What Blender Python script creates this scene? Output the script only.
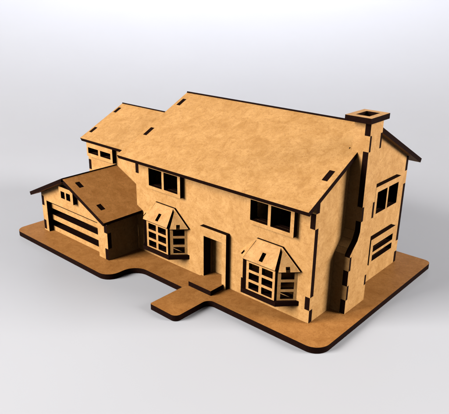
import bpy, math
from mathutils import Vector, Matrix
from mathutils.geometry import tessellate_polygon

S = 0.1          # one model unit (house depth) is 10 cm
T = 0.030        # board thickness, 3 mm
RT = 0.026       # roof boards
scene = bpy.context.scene
for o in list(bpy.data.objects):
    bpy.data.objects.remove(o)

# ------------------------------------------------------------------ camera
cam = bpy.data.cameras.new('camera')
cam.sensor_width = 36.0
cam.lens = 566.8825 / 449 * 36.0
cam.clip_start = 0.01
cam.clip_end = 60
co = bpy.data.objects.new('camera', cam)
co.location = (1.3446 * S, -2.2029 * S, 1.6242 * S)
co.rotation_euler = (1.2031, -0.0123, 0.7257)
scene.collection.objects.link(co)
scene.camera = co

# ------------------------------------------------------------------ world + lamps
w = bpy.data.worlds.new('World')
scene.world = w
w.use_nodes = True
bg = w.node_tree.nodes['Background']
bg.inputs[0].default_value = (1.0, 0.90, 0.80, 1)
bg.inputs[1].default_value = 0.10


def softbox(name, direction, dist, size, power, col, target=(-0.08, 0.04, 0.03), spread=180):
    l = bpy.data.lights.new(name, 'AREA')
    l.shape = 'RECTANGLE'
    l.size, l.size_y = size
    l.energy = power
    l.color = col
    l.spread = math.radians(spread)
    o = bpy.data.objects.new(name, l)
    d = Vector(direction).normalized()
    o.location = Vector(target) + d * dist
    o.rotation_euler = d.to_track_quat('Z', 'Y').to_euler()
    scene.collection.objects.link(o)
    return o


def az(a, e):
    a, e = math.radians(a), math.radians(e)
    return (math.cos(a) * math.cos(e), math.sin(a) * math.cos(e), math.sin(e))


softbox('key_softbox', az(-117, 24), 1.3, (0.60, 0.60), 34, (1.0, 0.965, 0.90))
softbox('side_softbox', az(28, 21), 1.2, (0.50, 0.50), 20.5, (1.0, 0.965, 0.90))
# cool light on the paper behind the model
softbox('backdrop_softbox', (0.45, -0.50, 1.0), 1.3, (1.4, 0.5), 17.5, (0.93, 0.95, 1.0), target=(-1.15, 1.25, 0.25), spread=110)

scene.view_settings.view_transform = 'Standard'
scene.view_settings.look = 'None'
scene.view_settings.exposure = 0.0
scene.view_settings.gamma = 1.0
scene.render.engine = 'CYCLES'
scene.cycles.diffuse_bounces = 0

# ------------------------------------------------------------------ materials


def nodes(name):
    m = bpy.data.materials.new(name)
    m.use_nodes = True
    nt = m.node_tree
    return m, nt, nt.nodes['Principled BSDF']


def mdf_material(name='fibreboard_face', tone=(1.0, 1.0, 1.0)):
    m, nt, b = nodes(name)
    tn = lambda r, g, bl: (r * tone[0], g * tone[1], bl * tone[2], 1)
    N, L = nt.nodes.new, nt.links.new
    tc = N('ShaderNodeTexCoord')
    oi = N('ShaderNodeObjectInfo')
    mul = N('ShaderNodeMath'); mul.operation = 'MULTIPLY'; mul.inputs[1].default_value = 3.0
    L(oi.outputs['Random'], mul.inputs[0])
    add = N('ShaderNodeVectorMath'); add.operation = 'ADD'
    L(tc.outputs['Object'], add.inputs[0]); L(mul.outputs[0], add.inputs[1])

    def noise(sc, det, ro, lo, hi, dist=0.0):
        n = N('ShaderNodeTexNoise'); n.inputs['Scale'].default_value = sc
        n.inputs['Detail'].default_value = det; n.inputs['Roughness'].default_value = ro
        n.inputs['Distortion'].default_value = dist
        L(add.outputs[0], n.inputs['Vector'])
        r = N('ShaderNodeMapRange'); r.inputs[1].default_value = lo; r.inputs[2].default_value = hi
        L(n.outputs['Fac'], r.inputs[0])
        return r
    big = noise(130, 6, 0.72, 0.36, 0.64, 0.6)
    mid = noise(600, 4, 0.65, 0.47, 0.72, 1.0)
    fleck = noise(1900, 2, 0.5, 0.70, 0.76)
    fine = noise(2600, 2, 0.7, 0.25, 0.75)
    c1 = N('ShaderNodeMix'); c1.data_type = 'RGBA'
    c1.inputs[6].default_value = tn(0.50, 0.252, 0.078)
    c1.inputs[7].default_value = tn(0.66, 0.362, 0.135)
    L(big.outputs[0], c1.inputs[0])
    c2 = N('ShaderNodeMix'); c2.data_type = 'RGBA'
    c2.inputs[7].default_value = tn(0.34, 0.145, 0.038)
    m1 = N('ShaderNodeMath'); m1.operation = 'MULTIPLY'; m1.inputs[1].default_value = 0.52
    L(mid.outputs[0], m1.inputs[0])
    m2 = N('ShaderNodeMath'); m2.operation = 'MAXIMUM'
    L(m1.outputs[0], m2.inputs[0]); L(fleck.outputs[0], m2.inputs[1]); L(m2.outputs[0], c2.inputs[0]); L(c1.outputs[2], c2.inputs[6])
    c3 = N('ShaderNodeMix'); c3.data_type = 'RGBA'; c3.blend_type = 'MULTIPLY'
    c3.inputs[0].default_value = 1.0
    g = N('ShaderNodeMapRange'); g.inputs[3].default_value = 0.90; g.inputs[4].default_value = 1.06
    L(fine.outputs[0], g.inputs[0])
    cg = N('ShaderNodeCombineColor')
    for i in range(3):
        L(g.outputs[0], cg.inputs[i])
    L(c2.outputs[2], c3.inputs[6]); L(cg.outputs[0], c3.inputs[7])
    L(c3.outputs[2], b.inputs['Base Color'])
    b.inputs['Roughness'].default_value = 0.62
    b.inputs['Specular IOR Level'].default_value = 0.25
    bp = N('ShaderNodeBump'); bp.inputs['Strength'].default_value = 0.25
    bp.inputs['Distance'].default_value = 0.0002
    L(fine.outputs[0], bp.inputs['Height'])
    L(bp.outputs[0], b.inputs['Normal'])
    return m


def burnt_material():
    m, nt, b = nodes('laser_burnt_edge')
    N, L = nt.nodes.new, nt.links.new
    tc = N('ShaderNodeTexCoord')
    n = N('ShaderNodeTexNoise'); n.inputs['Scale'].default_value = 900
    L(tc.outputs['Object'], n.inputs['Vector'])
    c = N('ShaderNodeMix'); c.data_type = 'RGBA'
    c.inputs[6].default_value = (0.0035, 0.0012, 0.0010, 1)
    c.inputs[7].default_value = (0.016, 0.005, 0.003, 1)
    L(n.outputs['Fac'], c.inputs[0])
    L(c.outputs[2], b.inputs['Base Color'])
    b.inputs['Roughness'].default_value = 0.8
    b.inputs['Specular IOR Level'].default_value = 0.04
    return m


def sweep_material():
    m, nt, b = nodes('studio_paper')
    N, L = nt.nodes.new, nt.links.new
    tc = N('ShaderNodeTexCoord')
    n = N('ShaderNodeTexNoise'); n.inputs['Scale'].default_value = 9
    n.inputs['Detail'].default_value = 5
    L(tc.outputs['Object'], n.inputs['Vector'])
    c = N('ShaderNodeMix'); c.data_type = 'RGBA'
    c.inputs[6].default_value = (0.525, 0.535, 0.59, 1)
    c.inputs[7].default_value = (0.548, 0.558, 0.61, 1)
    L(n.outputs['Fac'], c.inputs[0])
    L(c.outputs[2], b.inputs['Base Color'])
    b.inputs['Roughness'].default_value = 0.45
    b.inputs['Specular IOR Level'].default_value = 0.3
    return m


MDF, BURNT, PAPER = mdf_material(), burnt_material(), sweep_material()
MDF_BROWN = mdf_material('fibreboard_browner', (0.73, 0.58, 0.42))  # darker, browner tone for the base plate and doorstep
MDF_WARM = mdf_material('fibreboard_warm', (1.18, 0.94, 0.72))  # redder tone for both garage roof slopes

# ------------------------------------------------------------------ backdrop sweep


def build_sweep():
    # floor sheet that curves up into a wall behind the model, seen from the camera side
    ang = 0.7257
    f = Vector((-math.sin(ang), math.cos(ang), 0))     # horizontal view direction
    r = Vector((math.cos(ang), math.sin(ang), 0))
    z0 = -0.035 * S - 0.0002
    prof = [(-3.0, 0.0), (-1.0, 0), (-.4, 0), (0, 0), (0.3, 0), (0.6, 0)]
    R = 1.3
    for i in range(1, 41):
        a = math.radians(90 * i / 40)
        prof.append((0.6 + R * math.sin(a), R * (1 - math.cos(a))))
    prof.append((0.6 + R, 4.0))
    vs, fs = [], []
    base = Vector((co.location.x, co.location.y, 0))
    nseg = 12
    for d, h in prof:
        for k in range(nseg + 1):
            s = -4 + 8 * k / nseg
            p = base + f * d + r * s
            vs.append((p.x, p.y, z0 + h))
    for i in range(len(prof) - 1):
        for k in range(nseg):
            a = i * (nseg + 1) + k
            fs.append((a, a + 1, a + nseg + 2, a + nseg + 1))
    me = bpy.data.meshes.new('backdrop')
    me.from_pydata(vs, [], fs)
    me.materials.append(PAPER)
    for p in me.polygons:
        p.use_smooth = True
    o = bpy.data.objects.new('backdrop', me)
    o['kind'] = 'structure'
    scene.collection.objects.link(o)


build_sweep()

# ------------------------------------------------------------------ board helpers
root = bpy.data.objects.new('wooden_model_house', None)
root.empty_display_size = 0.02
root['label'] = 'laser-cut brown fibreboard model house with garage, bay windows and chimney'
root['category'] = 'model house'
scene.collection.objects.link(root)


def area(l):
    return sum(l[i][0] * l[(i + 1) % len(l)][1] - l[(i + 1) % len(l)][0] * l[i][1] for i in range(len(l))) / 2


class Board:
    """flat boards: faces in fibreboard, every cut side burnt dark"""
    def __init__(self):
        self.v, self.f, self.m = [], [], []

    def add(self, outer, holes=(), O=(0, 0, 0), U=(1, 0, 0), V=(0, 0, 1), Nn=(0, -1, 0), t=T):
        O, U, V, Nn = map(Vector, (O, U, V, Nn))
        Nn = Nn.normalized()
        loops = [list(outer) if area(outer) > 0 else list(outer)[::-1]]
        for h in holes:
            loops.append(list(h) if area(h) < 0 else list(h)[::-1])
        flip = U.cross(V).dot(Nn) < 0
        tris = tessellate_polygon([[Vector((a, b, 0)) for a, b in l] for l in loops])
        pts = [p for l in loops for p in l]
        n = len(pts); b0 = len(self.v)
        for a, b in pts:
            self.v.append(O + U * a + V * b)
        for a, b in pts:
            self.v.append(O + U * a + V * b - Nn * t)
        for tr in tris:
            a, b, c = tr
            p, q, r = pts[a], pts[b], pts[c]
            ccw = (q[0] - p[0]) * (r[1] - p[1]) - (r[0] - p[0]) * (q[1] - p[1])
            if abs(ccw) < 1e-12:
                continue
            if (ccw < 0) != flip:
                a, c = c, a
            self.f.append((b0 + a, b0 + b, b0 + c)); self.m.append(0)
            self.f.append((b0 + n + c, b0 + n + b, b0 + n + a)); self.m.append(0)
        k = 0
        for l in loops:
            for i in range(len(l)):
                i0, i1 = b0 + k + i, b0 + k + (i + 1) % len(l)
                q = (i0, i0 + n, i1 + n, i1)
                self.f.append(q[::-1] if flip else q); self.m.append(1)
            k += len(l)
        return self

    def build(self, name, parent=None, label=None, face=None):
        me = bpy.data.meshes.new(name)
        me.from_pydata([tuple(v * S) for v in self.v], [], self.f)
        me.materials.append(face or MDF); me.materials.append(BURNT)
        me.polygons.foreach_set('material_index', self.m)
        me.update()
        o = bpy.data.objects.new(name, me)
        scene.collection.objects.link(o)
        o.parent = parent or root
        if label:
            o['label'] = label
        return o


def rect(a0, b0, a1, b1):
    return [(a0, b0), (a1, b0), (a1, b1), (a0, b1)]


def fillet(pts, rad):
    out = []
    n = len(pts)
    for i in range(n):
        p = Vector(pts[i]); a = Vector(pts[i - 1]); b = Vector(pts[(i + 1) % n]); r = rad[i]
        if r <= 0:
            out.append(tuple(p)); continue
        d1 = (a - p).normalized(); d2 = (b - p).normalized()
        half = d1.angle(d2) / 2
        tl = r / math.tan(half)
        c = p + (d1 + d2).normalized() * (r / math.sin(half))
        s = p + d1 * tl - c; e = p + d2 * tl - c
        a0 = math.atan2(s.y, s.x); a1 = math.atan2(e.y, e.x)
        da = (a1 - a0 + math.pi) % (2 * math.pi) - math.pi
        for k in range(13):
            t_ = a0 + da * k / 12
            out.append((c.x + r * math.cos(t_), c.y + r * math.sin(t_)))
    return out


def vedge(a, z0, z1, notches, depth, up=True):
    """vertical polygon edge at a from z0 to z1; in the notch ranges it moves by depth"""
    l = [(a, z0)]
    for n0, n1 in notches:
        if n0 <= z0 + 1e-6:
            l = [(a + depth, z0), (a + depth, n1), (a, n1)]
            continue
        l += [(a, n0), (a + depth, n0), (a + depth, n1), (a, n1)]
    l.append((a, z1))
    return l if up else l[::-1]


# ------------------------------------------------------------------ dimensions
L0 = -1.345
OE, ZE, ZR, YR = 0.1217, 0.6652, 0.9771, 0.5
SL = (ZR - ZE) / (YR + OE)
Q = math.sqrt(1 + SL * SL)
XR, XL = 0.032, -1.370
TABS = [(0.075, 0.150), (0.530, 0.612)]

# ------------------------------------------------------------------ base plate
base = fillet([(-2.235, -0.394), (-1.172, -0.394), (-1.172, -0.175), (-0.757, -0.175), (-0.757, -0.425),
               (-0.552, -0.425), (-0.552, -0.172), (0.181, -0.170), (0.181, 1.148), (-2.235, 1.10)],
              [0.07, 0.085, 0.10, 0.004, 0.012, 0.035, 0.045, 0.085, 0.045, 0.05])
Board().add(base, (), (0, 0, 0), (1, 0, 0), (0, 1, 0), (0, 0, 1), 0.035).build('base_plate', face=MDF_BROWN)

# ------------------------------------------------------------------ main walls
ztop = ZE + OE * SL - RT * Q
UP1 = [(-1.187, 0.489, -1.070, 0.601), (-1.052, 0.491, -0.934, 0.601)]
UP2 = [(-0.384, 0.486, -0.268, 0.601), (-0.250, 0.486, -0.127, 0.601)]
DOOR = (-0.723, 0.0, -0.580, 0.290)
BAYS = (-1.067, -0.263)
outer = (vedge(0, 0.0, ztop, TABS, -T) + vedge(L0, 0.0, ztop, TABS[1:], T, up=False))
# door opening reaches the floor: go around it along the bottom edge
bottom = [(DOOR[0], 0), (DOOR[0], DOOR[3]), (DOOR[2], DOOR[3]), (DOOR[2], 0)]
holes = [rect(*h) for h in UP1 + UP2]
for c in BAYS:
    holes.append(rect(c - 0.165, 0.110, c + 0.165, 0.278))
Board().add(outer + bottom, holes).build('wall', label='front wall with the doorway and both bay windows')
outerb = vedge(0, 0.0, ztop, TABS, -T) + vedge(L0, 0.0, ztop, TABS[1:], T, up=False)
Board().add(outerb, [rect(*h) for h in UP1 + UP2], O=(0, 1, 0), Nn=(0, 1, 0)).build('wall', label='rear wall')

# added inner board that blocks light crossing the house between the windows
Board().add(rect(T + 0.031, 0.001, 1 - T - 0.001, 0.69), O=(-0.89, 0, 0), U=(0, 1, 0), Nn=(1, 0, 0)).build('light_stop_board')

SLOTS = [(0.073, 0.143), (0.366, 0.430)]


def gable_outline(slots, ya, yb, yr, zr, sl, zlow, tabs):
    """side wall between ya and yb (tabs reach the outer faces), roof tabs at slots (front side) and mirrored"""
    q = math.sqrt(1 + sl * sl)
    under = lambda y: zr - RT * q - sl * abs(y - yr)
    h = RT - 0.0015
    pts = vedge(yb - T, zlow, under(yb - T), tabs, T)
    half = []
    for s0, s1 in slots:
        # a slot given by its y range on the top plane; same distance along the slope below
        off = sl / q * RT
        a0, a1 = s0 + off, s1 + off
        for y, first in ((a0, True), (a1, False)):
            b = (y, under(y)); t_ = (y - sl / q * h, under(y) + h / q)
            half += [b, t_] if first else [t_, b]
    back = [(2 * yr - y, z) for y, z in half]
    pts += back + [(yr, under(yr))] + half[::-1]
    pts += vedge(ya + T, zlow, under(ya + T), tabs, -T, up=False)
    return pts


gout = gable_outline(SLOTS[:1], 0, 1, YR, ZR, SL, 0, TABS)
goutl = gable_outline(SLOTS, 0, 1, YR, ZR, SL, 0, TABS[1:])
RW = [(0.575, 0.455, 0.692, 0.585), (0.710, 0.455, 0.832, 0.585)]
RWL = [(0.592, 0.212, 0.842, 0.254), (0.592, 0.155, 0.842, 0.194)]
Board().add(gout, [rect(*h) for h in RW + RWL], O=(0, 0, 0), U=(0, 1, 0), Nn=(1, 0, 0)).build(
    'wall', label='gable wall behind the chimney')
Board().add(goutl, (), O=(L0, 0, 0), U=(0, 1, 0), Nn=(-1, 0, 0)).build('wall', label='gable wall on the garage side')


# ------------------------------------------------------------------ roofs
def slope_panel(name, x0, x1, yr, zr, sl, length, side, slots_x, slots, notch=None, over=0.0, label=None, extra=()):
    q = math.sqrt(1 + sl * sl)
    V = Vector((0, side / q, -sl / q)); Nn = Vector((0, side * sl / q, 1 / q))
    v0 = -over
    out = [(x0, v0), (x1, v0)]
    if notch:
        xn, a, b = notch
        out += [(x1, a), (xn, a), (xn, b), (x1, b)]
    out += [(x1, length), (x0, length)]
    hs = []
    for sx in slots_x:
        for s0, s1 in (slots[:1] if sx > -0.1 else slots):
            hs.append(rect(sx - T / 2 - 0.001, (yr - s1) * q, sx + T / 2 + 0.001, (yr - s0) * q))
    hs += list(extra)
    return Board().add(out, hs, O=(0, yr, zr), U=(1, 0, 0), V=V, Nn=Nn, t=0.026).build(name, label=label)


length = (YR + OE) * Q
CY0, CY1 = 0.290, 0.418      # chimney shaft
dot = [(-0.022 + 0.004 * math.cos(k * math.pi / 4), (YR - 0.306) * Q + 0.006 * math.sin(k * math.pi / 4)) for k in range(8)]
slope_panel('roof', XL, XR, YR, ZR, SL, length, -1, (L0 + T / 2, -T / 2), SLOTS,
            notch=(0.004, (YR - CY1) * Q, (YR - CY0) * Q), label='front slope of the main roof', extra=(dot,))
slope_panel('roof', XL, XR, YR, ZR, SL, length, 1, (L0 + T / 2, -T / 2), SLOTS, over=0.008,
            label='rear slope of the main roof')

# ------------------------------------------------------------------ wing beyond the main block
WY, WX = 0.130, -2.030
WYR, WZR, WYE, WZE = 0.483, 0.815, 0.080, 0.617
wsl = (WZR - WZE) / (WYR - WYE)
wq = math.sqrt(1 + wsl * wsl)
WYB = 2 * WYR - WY
wtop = WZE + (WY - WYE) * wsl - RT * wq
WP = [(-1.985, 0.514, -1.868, 0.556), (-1.845, 0.514, -1.730, 0.556)]
WT = [(0.380, 0.455)]
wx1 = L0 - 0.001
Board().add([(wx1, 0), (wx1, wtop)] + vedge(WX, 0, wtop, WT, T, up=False), [rect(*h) for h in WP], O=(0, WY, 0)).build(
    'wall', label='front wall of the set-back wing')
Board().add([(wx1, 0), (wx1, wtop)] + vedge(WX, 0, wtop, WT, T, up=False), (), O=(0, WYB, 0), Nn=(0, 1, 0)).build(
    'wall', label='rear wall of the set-back wing')
WSL = [(0.150, 0.205), (0.375, 0.430)]
wout = gable_outline(WSL, WY, WYB, WYR, WZR, wsl, 0, WT)
Board().add(wout, (), O=(WX, 0, 0), U=(0, 1, 0), Nn=(-1, 0, 0)).build('wall', label='end wall of the set-back wing')
for side, ov in ((-1, 0), (1, 0.007)):
    slope_panel('roof', WX - 0.014, wx1, WYR, WZR, wsl, (WYR - WYE) * wq, side, (WX + T / 2,), WSL, over=ov,
                label='%s slope of the lower wing roof' % ('front' if side < 0 else 'rear'))


# ------------------------------------------------------------------ framed windows (applied boards)
def window_board(outer, panes, axis, at, label):
    b = Board()
    if axis == 'y':
        b.add(outer, [rect(*p) for p in panes], O=(0, at, 0))
    else:
        b.add(outer, [rect(*p) for p in panes], O=(at, 0, 0), U=(0, 1, 0), Nn=(1, 0, 0))
    return b.build('window', label=label)


e = 0.0003
window_board(rect(-1.212, 0.470, -0.912, ztop - 0.004), UP1, 'y', -T - e, 'upper window nearer the garage')
window_board(rect(-0.408, 0.465, -0.105, ztop - 0.004), UP2, 'y', -T - e, 'upper window nearer the chimney')
window_board(rect(0.550, 0.436, 0.858, 0.618), RW, 'x', T + e, 'upper window of the gable wall')
window_board(rect(0.563, 0.138, 0.868, 0.298), RWL, 'x', T + e, 'lower window of the gable wall')
window_board(rect(WX + 0.029, 0.490, -1.708, wtop - 0.004), WP, 'y', WY - T - e, 'long low window under the wing eaves')

# ------------------------------------------------------------------ doorway
dx0, dx1, dh = DOOR[0], DOOR[2], DOOR[3]
fr = [(-0.753, 0.0), (dx0, 0), (dx0, dh), (dx1, dh), (dx1, 0), (-0.550, 0), (-0.550, 0.345), (-0.753, 0.345)]
door_frame = Board().add(fr, O=(0, -T - e, 0)).build('door_frame')
b = Board()
b.add(rect(dx0 - 0.05, 0.031, dx1 + 0.05, dh + 0.03), O=(0, 0.052, 0))
b.build('door', door_frame)
b = Board()
b.add(rect(T + e, 0.0, 0.05, dh + 0.03), O=(dx0, 0, 0), U=(0, 1, 0), Nn=(1, 0, 0), t=0.028)
b.build('door_jamb', door_frame)
b = Board()
b.add(rect(T + e, 0.0, 0.05, dh + 0.03), O=(dx1, 0, 0), U=(0, 1, 0), Nn=(-1, 0, 0), t=0.028)
b.build('door_jamb', door_frame)
stepo = [(-0.742, -0.138), (-0.566, -0.138), (-0.566, -T - 0.002), (dx1 - 0.001, -T - 0.002), (dx1 - 0.001, 0.050),
         (dx0 + 0.001, 0.050), (dx0 + 0.001, -T - 0.002), (-0.742, -T - 0.002)]
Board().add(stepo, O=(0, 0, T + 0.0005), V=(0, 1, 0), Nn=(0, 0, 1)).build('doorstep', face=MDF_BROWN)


# ------------------------------------------------------------------ bay windows
def bay(c, label):
    X = lambda a: c + a
    YF = -0.085
    rows = [(0.229, 0.269), (0.172, 0.213), (0.115, 0.156)]
    b = Board()
    panes = []
    for z0, z1 in rows:
        panes.append(rect(X(-0.075), z0, X(-0.006), z1))
        panes.append(rect(X(0.012), z0, X(0.083), z1))
    b.add(rect(X(-0.092), 0.1062, X(0.098), 0.284), panes, O=(0, YF, 0), t=0.026)
    body = b.build('bay_window', label=label)
    for s in (-1, 1):
        p0 = Vector((X(0.106 * s), -0.073)) if s > 0 else Vector((X(-0.114), -0.089)); p1 = Vector((X(0.180 * s), -0.0005))
        d = p1 - p0; ln = d.length; d.normalize()
        nn = Vector((-d.y * s, d.x * s)) * -1
        if nn.x * s < 0:
            nn = -nn
        bb = Board()
        ps = [rect(0.018, z0, ln - 0.016, z1) for z0, z1 in rows]
        bb.add(rect(0, 0.1062, ln, 0.284), ps, O=(p0.x, p0.y, 0), U=(d.x, d.y, 0), Nn=(nn.x, nn.y, 0), t=0.020 if s > 0 else 0.026)
        bb.build('side_window', body)
    sill = [(X(-0.121), -0.094), (X(0.112), -0.094), (X(0.197), -0.0005), (X(-0.197), -0.0005)]
    Board().add(sill, (), O=(0, 0, 0.106), V=(0, 1, 0), Nn=(0, 0, 1), t=0.026).build('sill', body, face=BURNT)
    back = [(X(-0.203), 0.284), (X(0.203), 0.284), (X(0.084), 0.384), (X(-0.086), 0.384)]
    Board().add(back, [rect(X(-0.16), 0.286, X(0.16), 0.300)], O=(0, -0.0135, 0), t=0.013).build('back_board', body)
    # roof: front facet and two side facets
    A0 = Vector((0, -0.097, 0.288)); A1 = Vector((0, -0.014, 0.379))
    V = (A1 - A0); ln = V.length; V.normalize()
    Nn = Vector((0, -V.z, V.y))
    slot = [(X(-0.012), ln * 0.14), (X(0.012), ln * 0.14), (X(0.012), ln * 0.55), (X(-0.012), ln * 0.55)]
    b = Board()
    b.add([(X(-0.111), 0), (X(0.103), 0), (X(0.075), ln), (X(-0.080), ln)], [slot], O=(0, A0.y, A0.z), V=V, Nn=Nn, t=0.028)
    b.build('bay_roof', body)
    for s in (-1, 1):
        P = Vector((X(0.120 * s), -0.088, 0.281)); Qp = Vector((X(0.199 * s), -0.014, 0.283)); Rp = Vector((X(0.088 * s), -0.014, 0.373))
        U = (Qp - P).normalized(); n3 = (Qp - P).cross(Rp - P).normalized()
        if n3.z < 0:
            n3 = -n3
        Vv = n3.cross(U)
        if Vv.z < 0:
            Vv = -Vv
        def f2(p):
            return ((p - P).dot(U), (p - P).dot(Vv))
        q0, q1, q2 = f2(P), f2(Qp), f2(Rp)
        m_ = q1[0] * 0.46
        bb = Board()
        bb.add([q0, (m_ - 0.011, 0), (m_ - 0.011, 0.028), (m_ + 0.011, 0.028), (m_ + 0.011, 0), q1, q2], O=P, U=U, V=Vv, Nn=n3, t=0.016)
        bb.build('bay_roof', body)
    return body


bay(BAYS[0], 'bay window beside the garage')
bay(BAYS[1], 'bay window beside the chimney end')

# ------------------------------------------------------------------ garage
GX0, GX1, GY, GB = -2.080, -1.345, -0.250, WY - 0.001
GXC, GZR, GSL = -1.7125, 0.479, (0.479 - 0.288) / 0.419
gq = math.sqrt(1 + GSL * GSL)
gund = lambda x: GZR - RT * gq - GSL * abs(x - GXC)
GT = [(0.010, 0.080), (0.190, 0.262)]
OPEN = (-2.022, -0.0, -1.441, 0.235)
GWP = [(-1.782, 0.322, -1.737, 0.371), (-1.721, 0.322, -1.675, 0.371)]
o = [(OPEN[2], 0), (GX1, 0)]
o = [(OPEN[2], 0)] + vedge(GX1, 0, gund(GX1), [(0.0, 0.078), (0.185, 0.242)], -T)
gs0, gs1 = -1.651, -1.598
o += [(GXC, gund(GXC))]
o += vedge(GX0, 0, gund(GX0), GT, T, up=False)
o += [(OPEN[0], 0), (OPEN[0], OPEN[3]), (OPEN[2], OPEN[3])]
gw = Board().add(o, [rect(*p) for p in GWP], O=(0, GY, 0)).build('garage_wall', label='front wall of the garage')
# side walls, with tabs through the front wall


def garage_side(x, tabs, n, yend, nm):
    pts = [(GY + T, 0), (yend, 0), (yend, gund(x))] + vedge(GY + T, 0, gund(x), tabs, -T, up=False)
    pts = pts[1:]
    zz = gund(x)
    Board().add(pts, O=(x, 0, 0), U=(0, 1, 0), Nn=n).build('garage_wall', label=nm)


garage_side(GX0, GT, (-1, 0, 0), GB, 'outer side wall of the garage')
garage_side(GX1, [(0.0, 0.078), (0.185, 0.242)], (1, 0, 0), -0.0015, 'shaded side wall of the garage facing the bay window')
# sectional door
SL1, SL2 = (0.122, 0.170), (0.036, 0.084)
Board().add(rect(-2.045, 0.001, -1.41, 0.262),
            [rect(-2.030, SL1[0], -1.425, SL1[1]), rect(-2.030, SL2[0], -1.425, SL2[1]), rect(-2.030, 0.204, -1.425, 0.214)],
            O=(0, GY + T + 0.006, 0), t=0.055).build('garage_door', gw)
Board().add(rect(-1.802, 0.306, -1.646, 0.400), [rect(*p) for p in GWP], O=(0, GY - T - e, 0)).build('window', label='small twin window above the garage door')
# roof: ridge runs front to back
GYF = -0.307
for s in (-1, 1):
    V = Vector((s / gq, 0, -GSL / gq)); Nn = Vector((s * GSL / gq, 0, 1 / gq))
    ln = 0.419 * gq
    ov = 0.007 if s < 0 else 0.0
    if s > 0:
        vc = (GX1 - GXC + 0.0) * gq            # slope distance where the main block's corner is met
        out = [(GYF, -ov), (GYF, ln), (-0.0015, ln), (-0.0015, vc - 0.002), (GB, vc - 0.002), (GB, -ov)]
    else:
        out = [(GYF, -ov), (GYF, ln), (GB, ln), (GB, -ov)]
    hs = []
    for x0, x1 in ((-1.651, -1.600), (-1.437, -1.388)):
        a, b_ = (x0 - GXC) * gq, (x1 - GXC) * gq
        hs.append(rect(GY - 0.002, a, GY + T + 0.002, b_))
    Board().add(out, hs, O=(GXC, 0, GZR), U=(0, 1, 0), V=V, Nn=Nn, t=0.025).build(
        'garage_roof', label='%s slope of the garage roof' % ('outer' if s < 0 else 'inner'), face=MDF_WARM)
# tabs that fill the slots in the garage roof (part of the front wall board)
tb = Board()
for s in (-1, 1):
    for x0, x1 in ((-1.651, -1.600), (-1.437, -1.388)):
        V = Vector((s / gq, 0, -GSL / gq)); Nn = Vector((s * GSL / gq, 0, 1 / gq))
        a, b_ = (x0 - GXC) * gq, (x1 - GXC) * gq
        tb.add(rect(a + 0.001, -T, b_ - 0.001, -0.002), O=(GXC, GY, GZR), U=V, V=Nn, Nn=(0, -1, 0))
tb.build('wall_tabs', gw)

# ------------------------------------------------------------------ chimney
CX = 0.092
ctop = 1.033


left = [(0.290, ctop), (0.290, 0.455), (0.272, 0.410), (0.232, 0.372), (0.208, 0.345), (0.208, 0.0)]
right_y, right_top = 0.425, 0.400
# fingers: where the side board's tabs pass through the outer board
FING = [(0.960, ctop), (0.800, 0.880), (0.600, 0.690), (0.160, 0.250), (0.0, 0.070)]
lz = lambda z: 0.290 if z > 0.455 else (0.208 if z < 0.345 else None)
pts = []
# build the outer board's left boundary from top to bottom with notches T deep in y
edge = []
edge += [(0.290, ctop), (0.290, 0.962), (0.290 + T * .6, 0.962), (0.290 + T * .6, 0.880), (0.290, 0.880),
         (0.290, 0.590), (0.290 + T * .5, 0.590), (0.290 + T * .5, 0.510), (0.290, 0.510),
         (0.290, 0.455), (0.272, 0.410), (0.232, 0.372), (0.208, 0.345), (0.208, 0.335), (0.208 + T * .6, 0.335),
         (0.208 + T * .6, 0.255), (0.208, 0.255), (0.208, 0.168), (0.208 + T * .6, 0.168), (0.208 + T * .6, 0.082), (0.208, 0.082), (0.208, 0.0)]
redge = vedge(0.418, 0.0, ctop, [(0.098, 0.160), (0.498, 0.588), (0.880, 0.960)], -T * .6)
chim = Board().add(edge + redge, O=(CX, 0, 0), U=(0, 1, 0), Nn=(1, 0, 0)).build('chimney')
sb = Board()


def side_board(y, z0, z1, fingers, n, th, nm='chimney_side'):
    """board in the x-z plane at y between the gable wall and the outer board"""
    xin, xo = 0.001, CX - T
    pts = [(xin, z0)] + vedge(xo - 0.0005, z0, z1, fingers, T + 0.0005) + [(xin, z1)]
    Board().add(pts[0:], O=(0, y, 0), Nn=n, t=th).build(nm, chim)


side_board(0.290, 0.4555, ctop, [(0.511, 0.589), (0.881, 0.961)], (0, -1, 0), T * .6 - .001)
side_board(0.208, 0.0, 0.3445, [(0.083, 0.167), (0.256, 0.334)], (0, -1, 0), T * .6 - .001)
side_board(0.418, 0.0, ctop, [(0.099, 0.159), (0.499, 0.587), (0.881, 0.959)], (0, 1, 0), T * .6 - .001)
# sloping shoulder between the wide foot and the narrow shaft
sh = [(0.290, 0.455), (0.272, 0.410), (0.232, 0.372), (0.208, 0.345)]
b = Board()
for (ya, za), (yb, zb) in zip(sh[:-1], sh[1:]):
    A = Vector((0, ya, za)); Bv = Vector((0, yb, zb)); d = (Bv - A); ln = d.length; d.normalize()
    n3 = Vector((0, d.z, -d.y))
    if n3.z < 0:
        n3 = -n3
    b.add(rect(0.001, 0.0006, CX - T - 0.001, ln - 0.0006), O=A, U=(1, 0, 0), V=d, Nn=n3, t=0.02)
b.build('shoulder', chim)
# inner side above the roof
Board().add(rect(0.311, 0.90, 0.397, ctop), O=(0.001, 0, 0), U=(0, 1, 0), Nn=(-1, 0, 0), t=0.02).build('chimney_side', chim)
# cap with its square flue hole
Board().add(rect(-0.024, 0.233, 0.118, 0.424), [rect(0.010, 0.275, 0.084, 0.385)],
            O=(0, 0, ctop + 0.0285), V=(0, 1, 0), Nn=(0, 0, 1), t=0.028).build('cap', chim)
